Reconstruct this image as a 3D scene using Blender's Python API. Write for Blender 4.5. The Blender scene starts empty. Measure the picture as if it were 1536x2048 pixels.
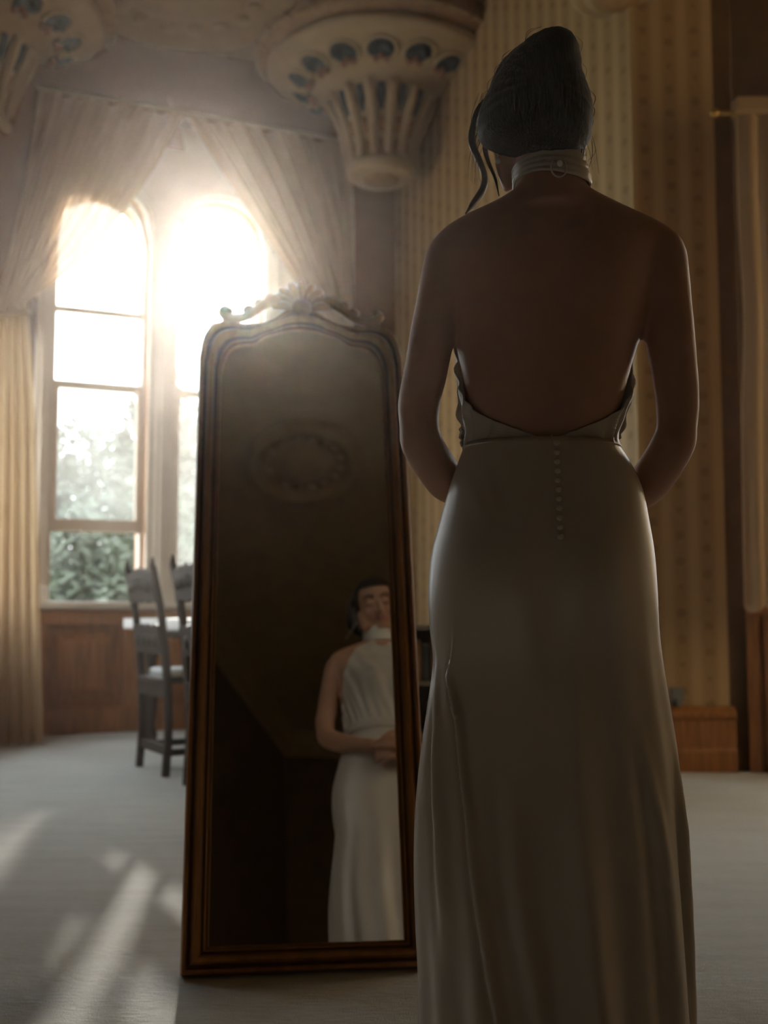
import bpy, bmesh, math, random
from mathutils import Vector, Matrix, noise
R = math.radians
random.seed(7)
scn = bpy.context.scene
C = scn.collection

# ------------------------------------------------------------------ camera
F = 2240.0; EYE = 0.81; PITCH = math.atan(202/F)
cam = bpy.data.cameras.new('camera'); co = bpy.data.objects.new('camera', cam); C.objects.link(co)
cam.sensor_fit = 'HORIZONTAL'; cam.sensor_width = 24; cam.lens = 35.0
co.location = (0, 0, EYE); co.rotation_euler = (R(90)+PITCH, 0, 0)
cam.clip_start = 0.05; cam.clip_end = 200
cam.dof.use_dof = True; cam.dof.focus_distance = 1.70; cam.dof.aperture_fstop = 3.4
scn.camera = co

def ray(px, py):
    u = (px-768)/F; v = (1024-py)/F
    return Vector((u, math.cos(PITCH)-v*math.sin(PITCH), math.sin(PITCH)+v*math.cos(PITCH)))
def atY(px, py, Y):
    r = ray(px, py); return Vector((0, 0, EYE))+r*(Y/r.y)

# ------------------------------------------------------------------ world, sun, exposure
w = bpy.data.worlds.new('overcast_sky'); scn.world = w; w.use_nodes = True
nt = w.node_tree; bg = nt.nodes['Background']
tc = nt.nodes.new('ShaderNodeTexCoord'); sep = nt.nodes.new('ShaderNodeSeparateXYZ')
nt.links.new(tc.outputs['Generated'], sep.inputs[0])
rp = nt.nodes.new('ShaderNodeValToRGB'); nt.links.new(sep.outputs['Z'], rp.inputs[0])
rp.color_ramp.elements[0].position = 0.0; rp.color_ramp.elements[0].color = (.44, .455, .455, 1)
rp.color_ramp.elements[1].position = 0.75; rp.color_ramp.elements[1].color = (.90, .96, 1.0, 1)
nt.links.new(rp.outputs[0], bg.inputs[0])
bg.inputs[1].default_value = 6.5
sd = bpy.data.lights.new('low_sun', 'SUN'); so = bpy.data.objects.new('low_sun', sd); C.objects.link(so)
sd.energy = 4.6; sd.angle = R(1.5); sd.color = (1.0, .90, .80)
so.rotation_euler = ray(468, 588).to_track_quat('Z', 'Y').to_euler(); so.location = (-1, 14, 5)
vs = scn.view_settings; vs.view_transform = 'Standard'; vs.look = 'None'; vs.exposure = 0.55; vs.gamma = 1.0
vs.use_curve_mapping = False
scn.cycles.max_bounces = 10; scn.cycles.diffuse_bounces = 5; scn.cycles.transparent_max_bounces = 16
scn.cycles.volume_bounces = 0; scn.cycles.sample_clamp_indirect = 6.0
scn.cycles.caustics_reflective = False; scn.cycles.caustics_refractive = False

# ------------------------------------------------------------------ materials
class NT:
    def __init__(s, name):
        s.m = bpy.data.materials.new(name); s.m.use_nodes = True; s.t = s.m.node_tree
        s.b = s.t.nodes['Principled BSDF']; s.out = s.t.nodes['Material Output']
    def n(s, typ, **kw):
        nd = s.t.nodes.new(typ)
        for k, v in kw.items(): setattr(nd, k, v)
        return nd
    def l(s, a, b): s.t.links.new(a, b)
    def math(s, op, a, b=None, clamp=False):
        nd = s.n('ShaderNodeMath', operation=op); nd.use_clamp = clamp
        for i, v in enumerate((a, b)):
            if v is None: continue
            if isinstance(v, (int, float)): nd.inputs[i].default_value = v
            else: s.l(v, nd.inputs[i])
        return nd.outputs[0]
    def mix(s, f, a, b):
        nd = s.n('ShaderNodeMix', data_type='RGBA')
        for sock, v in ((nd.inputs[0], f), (nd.inputs[6], a), (nd.inputs[7], b)):
            if isinstance(v, (int, float)): sock.default_value = v
            elif isinstance(v, tuple): sock.default_value = (*v, 1)
            else: s.l(v, sock)
        return nd.outputs[2]
    def coord(s, scale=(1, 1, 1)):
        tc = s.n('ShaderNodeTexCoord'); mp = s.n('ShaderNodeMapping'); mp.inputs['Scale'].default_value = scale
        s.l(tc.outputs['Object'], mp.inputs[0]); return mp.outputs[0]
    def noise(s, scale, vec=None, detail=4, rough=.55):
        nd = s.n('ShaderNodeTexNoise'); nd.inputs['Scale'].default_value = scale
        nd.inputs['Detail'].default_value = detail; nd.inputs['Roughness'].default_value = rough
        if vec is not None: s.l(vec, nd.inputs['Vector'])
        return nd.outputs['Fac']
    def ramp(s, f, stops):
        nd = s.n('ShaderNodeValToRGB'); e = nd.color_ramp.elements
        while len(e) < len(stops): e.new(.5)
        for i, (p, c) in enumerate(stops):
            e[i].position = p; e[i].color = (*c, 1)
        s.l(f, nd.inputs[0]); return nd.outputs[0]
    def bump(s, h, strength=.3, dist=.01):
        nd = s.n('ShaderNodeBump'); nd.inputs['Strength'].default_value = strength; nd.inputs['Distance'].default_value = dist
        s.l(h, nd.inputs['Height']); s.l(nd.outputs[0], s.b.inputs['Normal'])
    def set(s, **kw):
        for k, v in kw.items():
            k = {'color': 'Base Color', 'rough': 'Roughness', 'metal': 'Metallic', 'spec': 'Specular IOR Level',
                 'sheen': 'Sheen Weight', 'sss': 'Subsurface Weight', 'coat': 'Coat Weight'}.get(k, k)
            if isinstance(v, tuple): s.b.inputs[k].default_value = (*v, 1)
            elif isinstance(v, (int, float)): s.b.inputs[k].default_value = v
            else: s.l(v, s.b.inputs[k])
        return s.m

def simple(name, c, rough=.6, var=.15, scale=12, bump=.0, stretch=(1, 1, 1), metal=0, **kw):
    t = NT(name); v = t.coord(stretch); f = t.noise(scale, v)
    a = tuple(x*(1-var) for x in c); b = tuple(min(1, x*(1+var)) for x in c)
    col = t.ramp(f, [(.3, a), (.7, b)])
    if bump: t.bump(f, bump, .004)
    return t.set(color=col, rough=rough, metal=metal, **kw)

M = {}
M['plaster'] = simple('cream_plaster', (.40, .29, .155), .75, .08, 6, .1)
M['plaster_dim'] = simple('aged_plaster', (.32, .21, .10), .8, .1, 5, .1)
M['ochre'] = simple('ochre_paint', (.30, .17, .07), .7, .2, 20)
M['slate'] = simple('slate_blue_paint', (.05, .058, .06), .7, .2, 20)
M['russet'] = simple('russet_paint', (.30, .15, .09), .7, .2, 18)
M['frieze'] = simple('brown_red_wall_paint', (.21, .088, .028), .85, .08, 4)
M['cream'] = simple('cream_joinery_paint', (.62, .54, .44), .45, .05, 8)
M['oakwarm'] = simple('warm_varnished_wood', (.33, .135, .035), .4, .3, 5, .08, (12, 12, 1))
M['jamb'] = simple('amber_wood', (.50, .25, .10), .5, .2, 5, .08, (10, 10, 1))
M['gilt'] = simple('rubbed_gilt_wood', (.30, .13, .035), .34, .3, 6, .12, (6, 6, 1))
M['giltdark'] = simple('dark_gilt_wood', (.12, .05, .015), .4, .3, 6, .12, (6, 6, 1))
M['darkwood'] = simple('dark_brown_panelling', (.09, .045, .016), .5, .3, 4, .1, (8, 8, 1))
M['oak'] = simple('black_oak', (.030, .018, .010), .55, .3, 6, .1, (8, 8, 1), spec=.25)
M['seat'] = simple('pale_seat_cloth', (.62, .64, .62), .7, .08, 60, .2)
M['linen'] = simple('white_linen', (.80, .80, .78), .7, .03, 80, .1)
M['shelfwood'] = simple('dark_shelf_wood', (.06, .04, .022), .5, .25, 6, .08, (1, 8, 8))
M['shelftop'] = simple('pale_shelf_edge', (.22, .18, .12), .5, .1, 10)  # front edge strips, paler than the shelf boards
M['china'] = simple('grey_white_china', (.62, .60, .58), .35, .04, 10)
M['brass'] = simple('dull_brass', (.45, .27, .08), .35, .2, 12, 0, (1, 1, 1), .8)
M['black'] = simple('black_metal', (.02, .02, .02), .4, .1, 10)
M['greyplastic'] = simple('grey_metal_plate', (.20, .20, .18), .45, .1, 10)
M['hair'] = NT('dark_brown_hair')
t = M['hair']; v = t.coord((60, 60, 6)); f = t.noise(5, v, 3)
M['hair'] = (t.bump(f, .5, .004), t.set(color=t.ramp(f, [(.3, (.012, .008, .004)), (.7, (.030, .019, .010))]), rough=.6, spec=.12))[1]
M['lock'] = simple('brown_hair_lock', (.05, .03, .016), .45, .3, 40)
M['skin'] = simple('warm_skin', (.40, .205, .115), .48, .05, 25, .03, sss=.06)
bpy.data.materials['warm_skin'].node_tree.nodes['Principled BSDF'].inputs['Subsurface Radius'].default_value = (.01, .004, .002)
M['lips'] = simple('lip_rose', (.36, .13, .10), .4, .1, 30)
M['brow'] = simple('brow_brown', (.03, .018, .01), .6, .2, 60)
M['pearl'] = simple('pearl', (.8, .76, .68), .2, .02, 10)

def satin():
    t = NT('ivory_satin'); v = t.coord((1, 1, .25)); f = t.noise(9, v, 3); g = t.noise(900, t.coord(), 1)
    t.bump(f, .25, .006)
    return t.set(color=t.ramp(f, [(.2, (.50, .445, .36)), (.8, (.55, .495, .405))]), rough=.34, spec=.55, sheen=.12)
M['satin'] = satin()
def thin_satin():
    t = NT('thin_ivory_satin'); t.set(color=(.55, .495, .405), rough=.36, spec=.5)
    l = t.n('ShaderNodeBsdfTranslucent'); l.inputs[0].default_value = (.72, .66, .56, 1)
    m = t.n('ShaderNodeMixShader'); m.inputs[0].default_value = .18; t.l(t.b.outputs[0], m.inputs[1]); t.l(l.outputs[0], m.inputs[2]); t.l(m.outputs[0], t.out.inputs[0]); return t.m
M['thin'] = thin_satin()

def carpet():
    t = NT('grey_pile_carpet'); a = t.noise(380, t.coord(), 2); b = t.noise(5, t.coord((.5, 3.2, 1)), 5, .65); c = t.noise(1.1, t.coord(), 3)
    d = t.noise(60, t.coord((.5, 1.6, 1)), 3)
    s = t.math('ADD', t.math('MULTIPLY', a, .22), t.math('ADD', t.math('MULTIPLY', b, .34), t.math('ADD', t.math('MULTIPLY', c, .2), t.math('MULTIPLY', d, .24))))
    col = t.ramp(s, [(.30, (.36, .355, .33)), (.5, (.54, .54, .51)), (.68, (.64, .64, .62))])
    t.bump(t.math('ADD', a, t.math('MULTIPLY', d, 1.2)), .7, .008)
    return t.set(color=col, rough=.95, spec=.1, sheen=.3)
M['carpet'] = carpet()

def wallpaper(name, k=1.0):
    # object X runs along the wall, Z is height: broad stripes, a sprig column every 14 cm
    t = NT(name); tc = t.n('ShaderNodeTexCoord'); sp = t.n('ShaderNodeSeparateXYZ'); t.l(tc.outputs['Object'], sp.inputs[0])
    x, z = sp.outputs['X'], sp.outputs['Z']
    P = .14
    u = t.math('ABSOLUTE', t.math('SUBTRACT', t.math('FRACT', t.math('DIVIDE', x, P)), .5))     # 0 at column centre, .5 between
    row = t.math('FLOOR', t.math('DIVIDE', x, P))
    zz = t.math('ADD', t.math('DIVIDE', z, .135), t.math('MULTIPLY', row, .5))
    vv = t.math('SUBTRACT', t.math('FRACT', zz), .5)
    big = t.math('MODULO', t.math('FLOOR', t.math('ADD', zz, 100)), 3)
    rad = t.math('SQRT', t.math('ADD', t.math('POWER', t.math('MULTIPLY', u, .14), 2), t.math('POWER', t.math('MULTIPLY', vv, .135), 2)))
    wob = t.noise(55, None, 3)
    t.l(tc.outputs['Object'], t.t.nodes[-1].inputs['Vector'])
    rad = t.math('ADD', rad, t.math('MULTIPLY', t.math('SUBTRACT', wob, .5), .030))
    size = t.math('ADD', .017, t.math('MULTIPLY', t.math('LESS_THAN', big, 1.5), .010))
    dot = t.math('MULTIPLY', t.math('SUBTRACT', size, rad), 160, True)
    vine = t.math('MULTIPLY', t.math('GREATER_THAN', t.noise(70, tc.outputs['Object'], 2), .52), t.math('LESS_THAN', u, .20))
    stripe = t.math('MULTIPLY', t.math('SUBTRACT', .30, u), 14, True)
    edge = t.math('LESS_THAN', t.math('ABSOLUTE', t.math('SUBTRACT', u, .31)), .018)
    c = lambda *a: tuple(q*k for q in a)
    col = t.mix(stripe, c(.43, .29, .14), c(.35, .225, .10))
    col = t.mix(t.math('MULTIPLY', vine, .35), col, c(.25, .14, .045))
    col = t.mix(t.math('MULTIPLY', edge, .5), col, c(.27, .15, .05))
    col = t.mix(t.math('MULTIPLY', dot, .5), col, c(.17, .095, .035))
    return t.set(color=col, rough=.7)
M['paper'] = wallpaper('striped_sprig_wallpaper', 1.15)
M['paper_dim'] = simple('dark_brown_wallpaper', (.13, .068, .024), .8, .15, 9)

def sheer(name, c, tr, sc=1):
    t = NT(name); t.t.nodes.remove(t.b)
    d = t.n('ShaderNodeBsdfDiffuse'); d.inputs[0].default_value = (*c, 1)
    l = t.n('ShaderNodeBsdfTranslucent'); l.inputs[0].default_value = (*c, 1)
    p = t.n('ShaderNodeBsdfTransparent'); p.inputs[0].default_value = (1, .96, .90, 1)
    m1 = t.n('ShaderNodeMixShader'); m1.inputs[0].default_value = .55; t.l(d.outputs[0], m1.inputs[1]); t.l(l.outputs[0], m1.inputs[2])
    m2 = t.n('ShaderNodeMixShader'); t.l(m1.outputs[0], m2.inputs[1]); t.l(p.outputs[0], m2.inputs[2])
    weave = t.noise(30, t.coord((1, 1, .1)), 2)
    t.l(t.math('MULTIPLY', t.math('ADD', weave, .5), tr), m2.inputs[0])
    t.l(m2.outputs[0], t.out.inputs[0]); return t.m
M['sheer'] = sheer('cream_sheer_fabric', (.56, .38, .22), .11)
M['drape'] = sheer('heavy_cream_fabric', (.58, .42, .25), .03)

def pane(name, milky, tint=(.95, .97, .97)):
    t = NT(name); t.t.nodes.remove(t.b)
    p = t.n('ShaderNodeBsdfTransparent'); p.inputs[0].default_value = (*tint, 1)
    g = t.n('ShaderNodeBsdfGlossy'); g.inputs[1].default_value = .02
    m1 = t.n('ShaderNodeMixShader'); m1.inputs[0].default_value = .05; t.l(p.outputs[0], m1.inputs[1]); t.l(g.outputs[0], m1.inputs[2])
    res = m1.outputs[0]
    if milky:
        l = t.n('ShaderNodeBsdfTranslucent'); l.inputs[0].default_value = (.9, .93, .93, 1)
        m2 = t.n('ShaderNodeMixShader'); t.l(res, m2.inputs[1]); t.l(l.outputs[0], m2.inputs[2])
        t.l(t.math('MULTIPLY', t.noise(3, t.coord(), 4), milky*2), m2.inputs[0]); res = m2.outputs[0]
    t.l(res, t.out.inputs[0]); return t.m
M['clear'] = pane('clear_window_glass', 0)
M['milky'] = pane('misted_window_glass', .06)
M['warming'] = pane('light_warming_glass', 0, (.96, .84, .66))  # tint made up to warm the light from the right window

t = NT('silvered_mirror_glass'); M['silver'] = t.set(color=(.68, .67, .64), metal=1.0, rough=.015)
M['leaf'] = simple('shrub_leaf', (.055, .075, .045), .6, .4, 3)
M['leaf2'] = simple('conifer_leaf', (.07, .082, .062), .7, .4, 2)
M['bark'] = simple('bark', (.08, .055, .035), .9, .3, 8, .3)
M['grass'] = simple('lawn', (.14, .2, .08), .9, .3, 4)
M['stone'] = simple('dark_exterior_stone', (.16, .14, .12), .9, .2, 4)

# ------------------------------------------------------------------ mesh helpers
def obj(name, bm, mat, parent=None, smooth=False, **props):
    me = bpy.data.meshes.new(name); bm.normal_update(); bm.to_mesh(me); bm.free()
    mats = mat if isinstance(mat, (list, tuple)) else [mat]
    for m in mats: me.materials.append(m)
    if smooth:
        for p in me.polygons: p.use_smooth = True
    o = bpy.data.objects.new(name, me); C.objects.link(o)
    if parent: o.parent = parent
    for k, v in props.items(): o[k] = v
    return o
def empty(name, loc, rotz=0, **props):
    o = bpy.data.objects.new(name, None); C.objects.link(o); o.location = loc; o.rotation_euler = (0, 0, rotz)
    o.empty_display_size = .1
    for k, v in props.items(): o[k] = v
    return o
def B(): return bmesh.new()
def box(bm, lo, hi, bev=0, mat=0, M4=None):
    lo, hi = Vector(lo), Vector(hi)
    vs = [bm.verts.new((x, y, z)) for x in (lo.x, hi.x) for y in (lo.y, hi.y) for z in (lo.z, hi.z)]
    fs = [bm.faces.new([vs[i] for i in q]) for q in ((0, 1, 3, 2), (4, 6, 7, 5), (0, 4, 5, 1), (2, 3, 7, 6), (0, 2, 6, 4), (1, 5, 7, 3))]
    for f in fs: f.material_index = mat
    if bev:
        es = list({e for f in fs for e in f.edges})
        r = bmesh.ops.bevel(bm, geom=es, offset=bev, segments=2, affect='EDGES', profile=.6)
        vs = list({v for f in r['faces'] for v in f.verts} | {v for v in vs if v.is_valid})
    if M4 is not None:
        for v in vs: v.co = M4 @ v.co
    return vs
def loft(bm, rings, closed=True, cap=True, mat=0):
    vr = [[bm.verts.new(p) for p in r] for r in rings]
    n = len(vr[0])
    for a, b in zip(vr, vr[1:]):
        for i in range(n if closed else n-1):
            j = (i+1) % n
            f = bm.faces.new((a[i], a[j], b[j], b[i])); f.material_index = mat
    if cap and closed:
        bm.faces.new(vr[0][::-1]).material_index = mat; bm.faces.new(vr[-1]).material_index = mat
    return vr
def catmull(pts, n):
    P = [Vector(p) for p in pts]; out = []
    m = len(P)
    for i in range(m-1):
        p0 = P[i-1] if i else P[0]*2-P[1]; p1, p2 = P[i], P[i+1]; p3 = P[i+2] if i+2 < m else P[-1]*2-P[-2]
        for k in range(n):
            t = k/n
            out.append(.5*((2*p1)+(p2-p0)*t+(2*p0-5*p1+4*p2-p3)*t*t+(3*p1-p0-3*p2+p3)*t**3))
    out.append(P[-1]); return out
def lerpr(rs, n):
    out = []
    for a, b in zip(rs, rs[1:]):
        for k in range(n):
            t = k/n; t = t*t*(3-2*t); out.append(a+(b-a)*t)
    out.append(rs[-1]); return out
def tube(bm, pts, rad, n=10, sub=4, flat=1.0, up=None, mat=0, cap=True):
    if sub > 1: pts = catmull(pts, sub); rad = lerpr(rad, sub) if isinstance(rad, list) else rad
    else: pts = [Vector(p) for p in pts]
    if not isinstance(rad, list): rad = [rad]*len(pts)
    rings = []; prev = None
    for i, p in enumerate(pts):
        d = (pts[min(i+1, len(pts)-1)]-pts[max(i-1, 0)]).normalized()
        if prev is None:
            u = Vector(up) if up else (Vector((0, 0, 1)) if abs(d.z) < .9 else Vector((0, 1, 0)))
        else: u = prev
        u = (u-d*u.dot(d)).normalized(); prev = u; v = d.cross(u)
        rings.append([p+(u*math.cos(2*math.pi*k/n)*flat+v*math.sin(2*math.pi*k/n))*rad[i] for k in range(n)])
    return loft(bm, rings, True, cap, mat)
def lathe(bm, prof, n=32, c=(0, 0, 0), mat=0, cap=True):
    c = Vector(c)
    return loft(bm, [[c+Vector((r*math.cos(2*math.pi*k/n), r*math.sin(2*math.pi*k/n), z)) for k in range(n)] for r, z in prof], True, cap, mat)
def ball(bm, c, r, rot=None, seg=16, rings=10):
    m = Matrix.Translation(Vector(c))
    if rot is not None: m = m @ rot.to_4x4()
    m = m @ Matrix.Diagonal((*( (r, r, r) if isinstance(r, (int, float)) else r), 1))
    bmesh.ops.create_uvsphere(bm, u_segments=seg, v_segments=rings, radius=1, matrix=m)
def copy_tree(o, parent=None):
    c = o.copy(); C.objects.link(c)
    if parent is not None: c.parent = parent
    for ch in list(o.children): copy_tree(ch, c)
    return c
def remesh(o, voxel, smooth_it=4, fac=.5):
    md = o.modifiers.new('r', 'REMESH'); md.mode = 'VOXEL'; md.voxel_size = voxel; md.use_smooth_shade = True
    ms = o.modifiers.new('s', 'SMOOTH'); ms.iterations = smooth_it; ms.factor = fac
    dg = bpy.context.evaluated_depsgraph_get(); dg.update()
    me = bpy.data.meshes.new_from_object(o.evaluated_get(dg)); old = o.data
    o.modifiers.clear(); o.data = me
    if not me.materials:
        for m in old.materials: me.materials.append(m)
    for p in me.polygons: p.use_smooth = True
    return o
def pl(tab, x):          # smooth table interpolation (x ascending)
    if x <= tab[0][0]: return tab[0][1:]
    for a, b in zip(tab, tab[1:]):
        if x <= b[0]:
            t = (x-a[0])/(b[0]-a[0]); return tuple(p+(q-p)*t for p, q in zip(a[1:], b[1:]))
    return tab[-1][1:]
def cub(tab, x):         # Catmull through a table
    n = len(tab)
    if x <= tab[0][0]: return tab[0][1:]
    if x >= tab[-1][0]: return tab[-1][1:]
    for i in range(n-1):
        if tab[i][0] <= x <= tab[i+1][0]:
            h = tab[i+1][0]-tab[i][0]; t = (x-tab[i][0])/h; out = []
            for k in range(1, len(tab[0])):
                y1, y2 = tab[i][k], tab[i+1][k]
                m1 = (y2-tab[i-1][k])/(tab[i+1][0]-tab[i-1][0]) if i else (y2-y1)/h
                m2 = (tab[i+2][k]-y1)/(tab[i+2][0]-tab[i][0]) if i+2 < n else (y2-y1)/h
                out.append((2*t**3-3*t*t+1)*y1+(t**3-2*t*t+t)*h*m1+(-2*t**3+3*t*t)*y2+(t**3-t*t)*h*m2)
            return tuple(out)

# ------------------------------------------------------------------ the room
CEIL = 5.0
def wall(name, P0, P1, z0, z1, th, mats, openings=(), flip=False, parent=None):
    """wall from P0 to P1 (plan); local X along it, local -Y faces the room (or +Y when flip); openings (s0, s1, sill, spring, rise)"""
    P0, P1 = Vector((*P0, 0)), Vector((*P1, 0)); L = (P1-P0).length; ang = math.atan2(P1.y-P0.y, P1.x-P0.x)
    bm = B(); sgn = -1 if flip else 1
    def q(pts, m=0):
        f = bm.faces.new([bm.verts.new(p) for p in pts]); f.material_index = m
    def both(pts):
        q([(s, 0, z) for s, z in pts], 0); q([(s, sgn*th, z) for s, z in pts[::-1]], 1)
    s = 0
    for (a, b, sill, spring, rise) in sorted(openings):
        both([(s, z0), (a, z0), (a, z1), (s, z1)]); both([(a, z0), (b, z0), (b, sill), (a, sill)])
        n = 14 if rise else 1; arc = []
        for i in range(n+1):
            x = a+(b-a)*i/n; k = (2*i/n-1)
            arc.append((x, spring+rise*math.sqrt(max(0, 1-abs(k)**2.2)) if rise else spring))
        for (xa, za), (xb, zb) in zip(arc, arc[1:]): both([(xa, za), (xb, zb), (xb, z1), (xa, z1)])
        out = [(a, sill), (a, spring)]+arc[1:-1]+[(b, spring), (b, sill)]
        for (xa, za), (xb, zb) in zip(out, out[1:]+out[:1]):
            q([(xa, 0, za), (xa, sgn*th, za), (xb, sgn*th, zb), (xb, 0, zb)], 2)
        s = b
    both([(s, z0), (L, z0), (L, z1), (s, z1)])
    q([(0, 0, z0), (0, sgn*th, z0), (0, sgn*th, z1), (0, 0, z1)], 0); q([(L, 0, z0), (L, 0, z1), (L, sgn*th, z1), (L, sgn*th, z0)], 0)
    q([(0, 0, z1), (0, sgn*th, z1), (L, sgn*th, z1), (L, 0, z1)], 0)
    bmesh.ops.remove_doubles(bm, verts=bm.verts, dist=1e-5); bmesh.ops.recalc_face_normals(bm, faces=bm.faces)
    o = obj(name, bm, mats, parent); o.location = P0; o.rotation_euler = (0, 0, ang)
    if parent is None: o['kind'] = 'structure'
    return o

# floor
bm = B(); box(bm, (-3.8, -5.6, -.12), (4.0, 9.3, 0)); obj('floor', bm, M['carpet'], kind='structure')
# ceiling
bm = B(); box(bm, (-3.8, -5.6, CEIL), (4.0, 9.3, CEIL+.15)); ceiling = obj('ceiling', bm, M['plaster_dim'], kind='structure')

TA = math.tan(R(23))
def wY(px):       # depth on the bay wall for a column of the frame
    k = (px-768)/F; return (7.75+TA*2.07)/(1-TA*k)
def wP(px): return ((px-768)/F*wY(px), wY(px))
W0 = wP(55); CORNER = wP(792)
wang = math.atan2(CORNER[1]-W0[1], CORNER[0]-W0[0])
def sW(px):
    p = wP(px); return math.hypot(p[0]-W0[0], p[1]-W0[1])
def zW(px, py): return atY(px, py, wY(px)).z
def wall_pt(s, out, z):      # s along the bay wall, out = metres into the room
    return Vector((W0[0]+math.cos(wang)*s+math.sin(wang)*out, W0[1]+math.sin(wang)*s-math.cos(wang)*out, z))

a1, b1 = sW(96), sW(289); a2 = sW(345); b2 = a2+(b1-a1)
zs = zW(170, 1203); zsp, rise = zW(170, 470), zW(170, 368)-zW(170, 470)
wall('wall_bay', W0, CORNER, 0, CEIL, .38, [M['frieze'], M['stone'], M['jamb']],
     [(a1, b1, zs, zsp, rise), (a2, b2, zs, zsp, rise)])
# cream joinery surround with the same arches, standing proud of the wall
sur = wall('trim_1', wall_pt(sW(66), .05, 0)[:2], wall_pt(b2+.30, .05, 0)[:2], zs-.06, 4.38, .05, [M['cream'], M['cream'], M['cream']],
     [(a1-sW(66), b1-sW(66), zs, zsp, rise), (a2-sW(66), b2-sW(66), zs, zsp, rise)])
def wall_frame(): return Matrix.Translation(wall_pt(0, 0, 0)) @ Matrix.Rotation(wang, 4, 'Z')
WF = wall_frame()
def on_wall(o): o.matrix_world = WF; return o
# clustered shafts on the mullion and outer jambs
for nm, s in (('trim_2', (b1+a2)/2), ('trim_3', a1-.075), ('trim_4', b2+.09)):
    bm = B()
    for ds, r in ((-.035, .018), (0, .028), (.035, .018)):
        tube(bm, [(s+ds, -.055, zs), (s+ds, -.055, zsp+.1)], r, 10, 1)
    box(bm, (s-.075, -.10, zsp+.1), (s+.075, -.04, zsp+.17), .012)
    box(bm, (s-.075, -.10, zs), (s+.075, -.04, zs+.10), .012)
    on_wall(obj(nm, bm, M['cream'], smooth=False, kind='structure'))
# arch mouldings
for nm, (a, b) in (('trim_5', (a1, b1)), ('trim_6', (a2, b2))):
    bm = B(); pts = []
    for i in range(25):
        k = 2*i/24-1; pts.append(((a+b)/2+k*((b-a)/2+.035), -.06, zsp+(rise+.04)*math.sqrt(max(0, 1-abs(k)**2.2))))
    tube(bm, pts, .022, 8, 1); on_wall(obj(nm, bm, M['cream'], smooth=True, kind='structure'))
# orange keystone above the mullion
bm = B(); s = (b1+a2)/2; zk = zW(350, 290)
loft(bm, [[(s-.12, y, zk-.07), (s+.12, y, zk-.07), (s+.09, y, zk+.09), (s, y, zk+.16), (s-.09, y, zk+.09)] for y in (-.09, -.04)])
ball(bm, (s, -.09, zk+.26), (.03, .02, .05))
on_wall(obj('trim_7', bm, M['russet'], kind='structure'))
# sill
bm = B(); box(bm, (sW(60), -.13, zs-.05), (b2+.3, .3, zs), .01); on_wall(obj('trim_8', bm, M['cream'], kind='structure'))

def window(idx, a, b, raised):
    win = empty('window_%d' % idx, (0, 0, 0), kind='structure'); win.matrix_world = WF
    y0, y1 = .12, .17; fr = .04
    def arcz(x, inset):
        k = (x-(a+b)/2)/((b-a)/2-inset); return zsp+(rise-inset)*math.sqrt(max(0, 1-min(1, abs(k))**2.2))
    zr = zW(190, 615); zm = zW(190, 766); zb0 = zW(190, 1062) if raised else zs; zb1 = zW(190, 1036) if raised else zs+.07
    # outer frame following the arch
    bm = B()
    def outline(ins, y):
        P = [(a+ins, y, zs+ins*.4)]
        for i in range(21):
            x = a+ins+(b-a-2*ins)*i/20; P.append((x, y, max(zsp, arcz(x, ins)) if 0 < i < 20 else zsp))
        P.append((b-ins, y, zs+ins*.4)); return P
    ra, rb, rc, rd = outline(-.01, y0-.03), outline(fr*.55, y0-.03), outline(fr*.55, y1+.03), outline(-.01, y1+.03)
    loft(bm, [ra, rb, rc, rd, ra], False, False); obj('frame', bm, M['cream'], win)
    def bar(name, z, h, yy0, yy1, x0=a+.01, x1=b-.01, m=M['cream']):
        bm = B(); box(bm, (x0, yy0, z-h/2), (x1, yy1, z+h/2), .006); obj(name, bm, m, win)
    bar('glazing_bar', zr, .040, y0, y1); bar('meeting_rail', zm, .050, y0-.01, y1+.01)
    bar('bottom_rail', (zb0+zb1)/2, zb1-zb0, y0-.03, y1-.01)
    for x in (a+.02, b-.055):
        bm = B(); box(bm, (x, y0-.03, zb0), (x+.036, y1-.01, zm), .006); obj('sash_stile', bm, M['cream'], win)
    def glass(name, z0, z1, m, arch=False):
        bm = B(); yy = (y0+y1)/2
        if arch:
            top = [(a+.015+(b-a-.03)*i/20, arcz(a+.015+(b-a-.03)*i/20, .015)) for i in range(21)]
            P = [(a+.015, z0)]+[(x, max(z, z0+.01)) for x, z in top]+[(b-.015, z0)]
        else: P = [(a+.015, z0), (a+.015, z1), (b-.015, z1), (b-.015, z0)]
        loft(bm, [[(x, yy-.002, z) for x, z in P], [(x, yy+.002, z) for x, z in P]])
        obj(name, bm, m, win)
    glass('pane', zr, 0, M['clear'], True); glass('pane', zm, zr, M['clear']); glass('pane', zb1, zm, M['milky'])
    return win
window(1, a1, b1, True); window(2, a2, b2, False)

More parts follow.
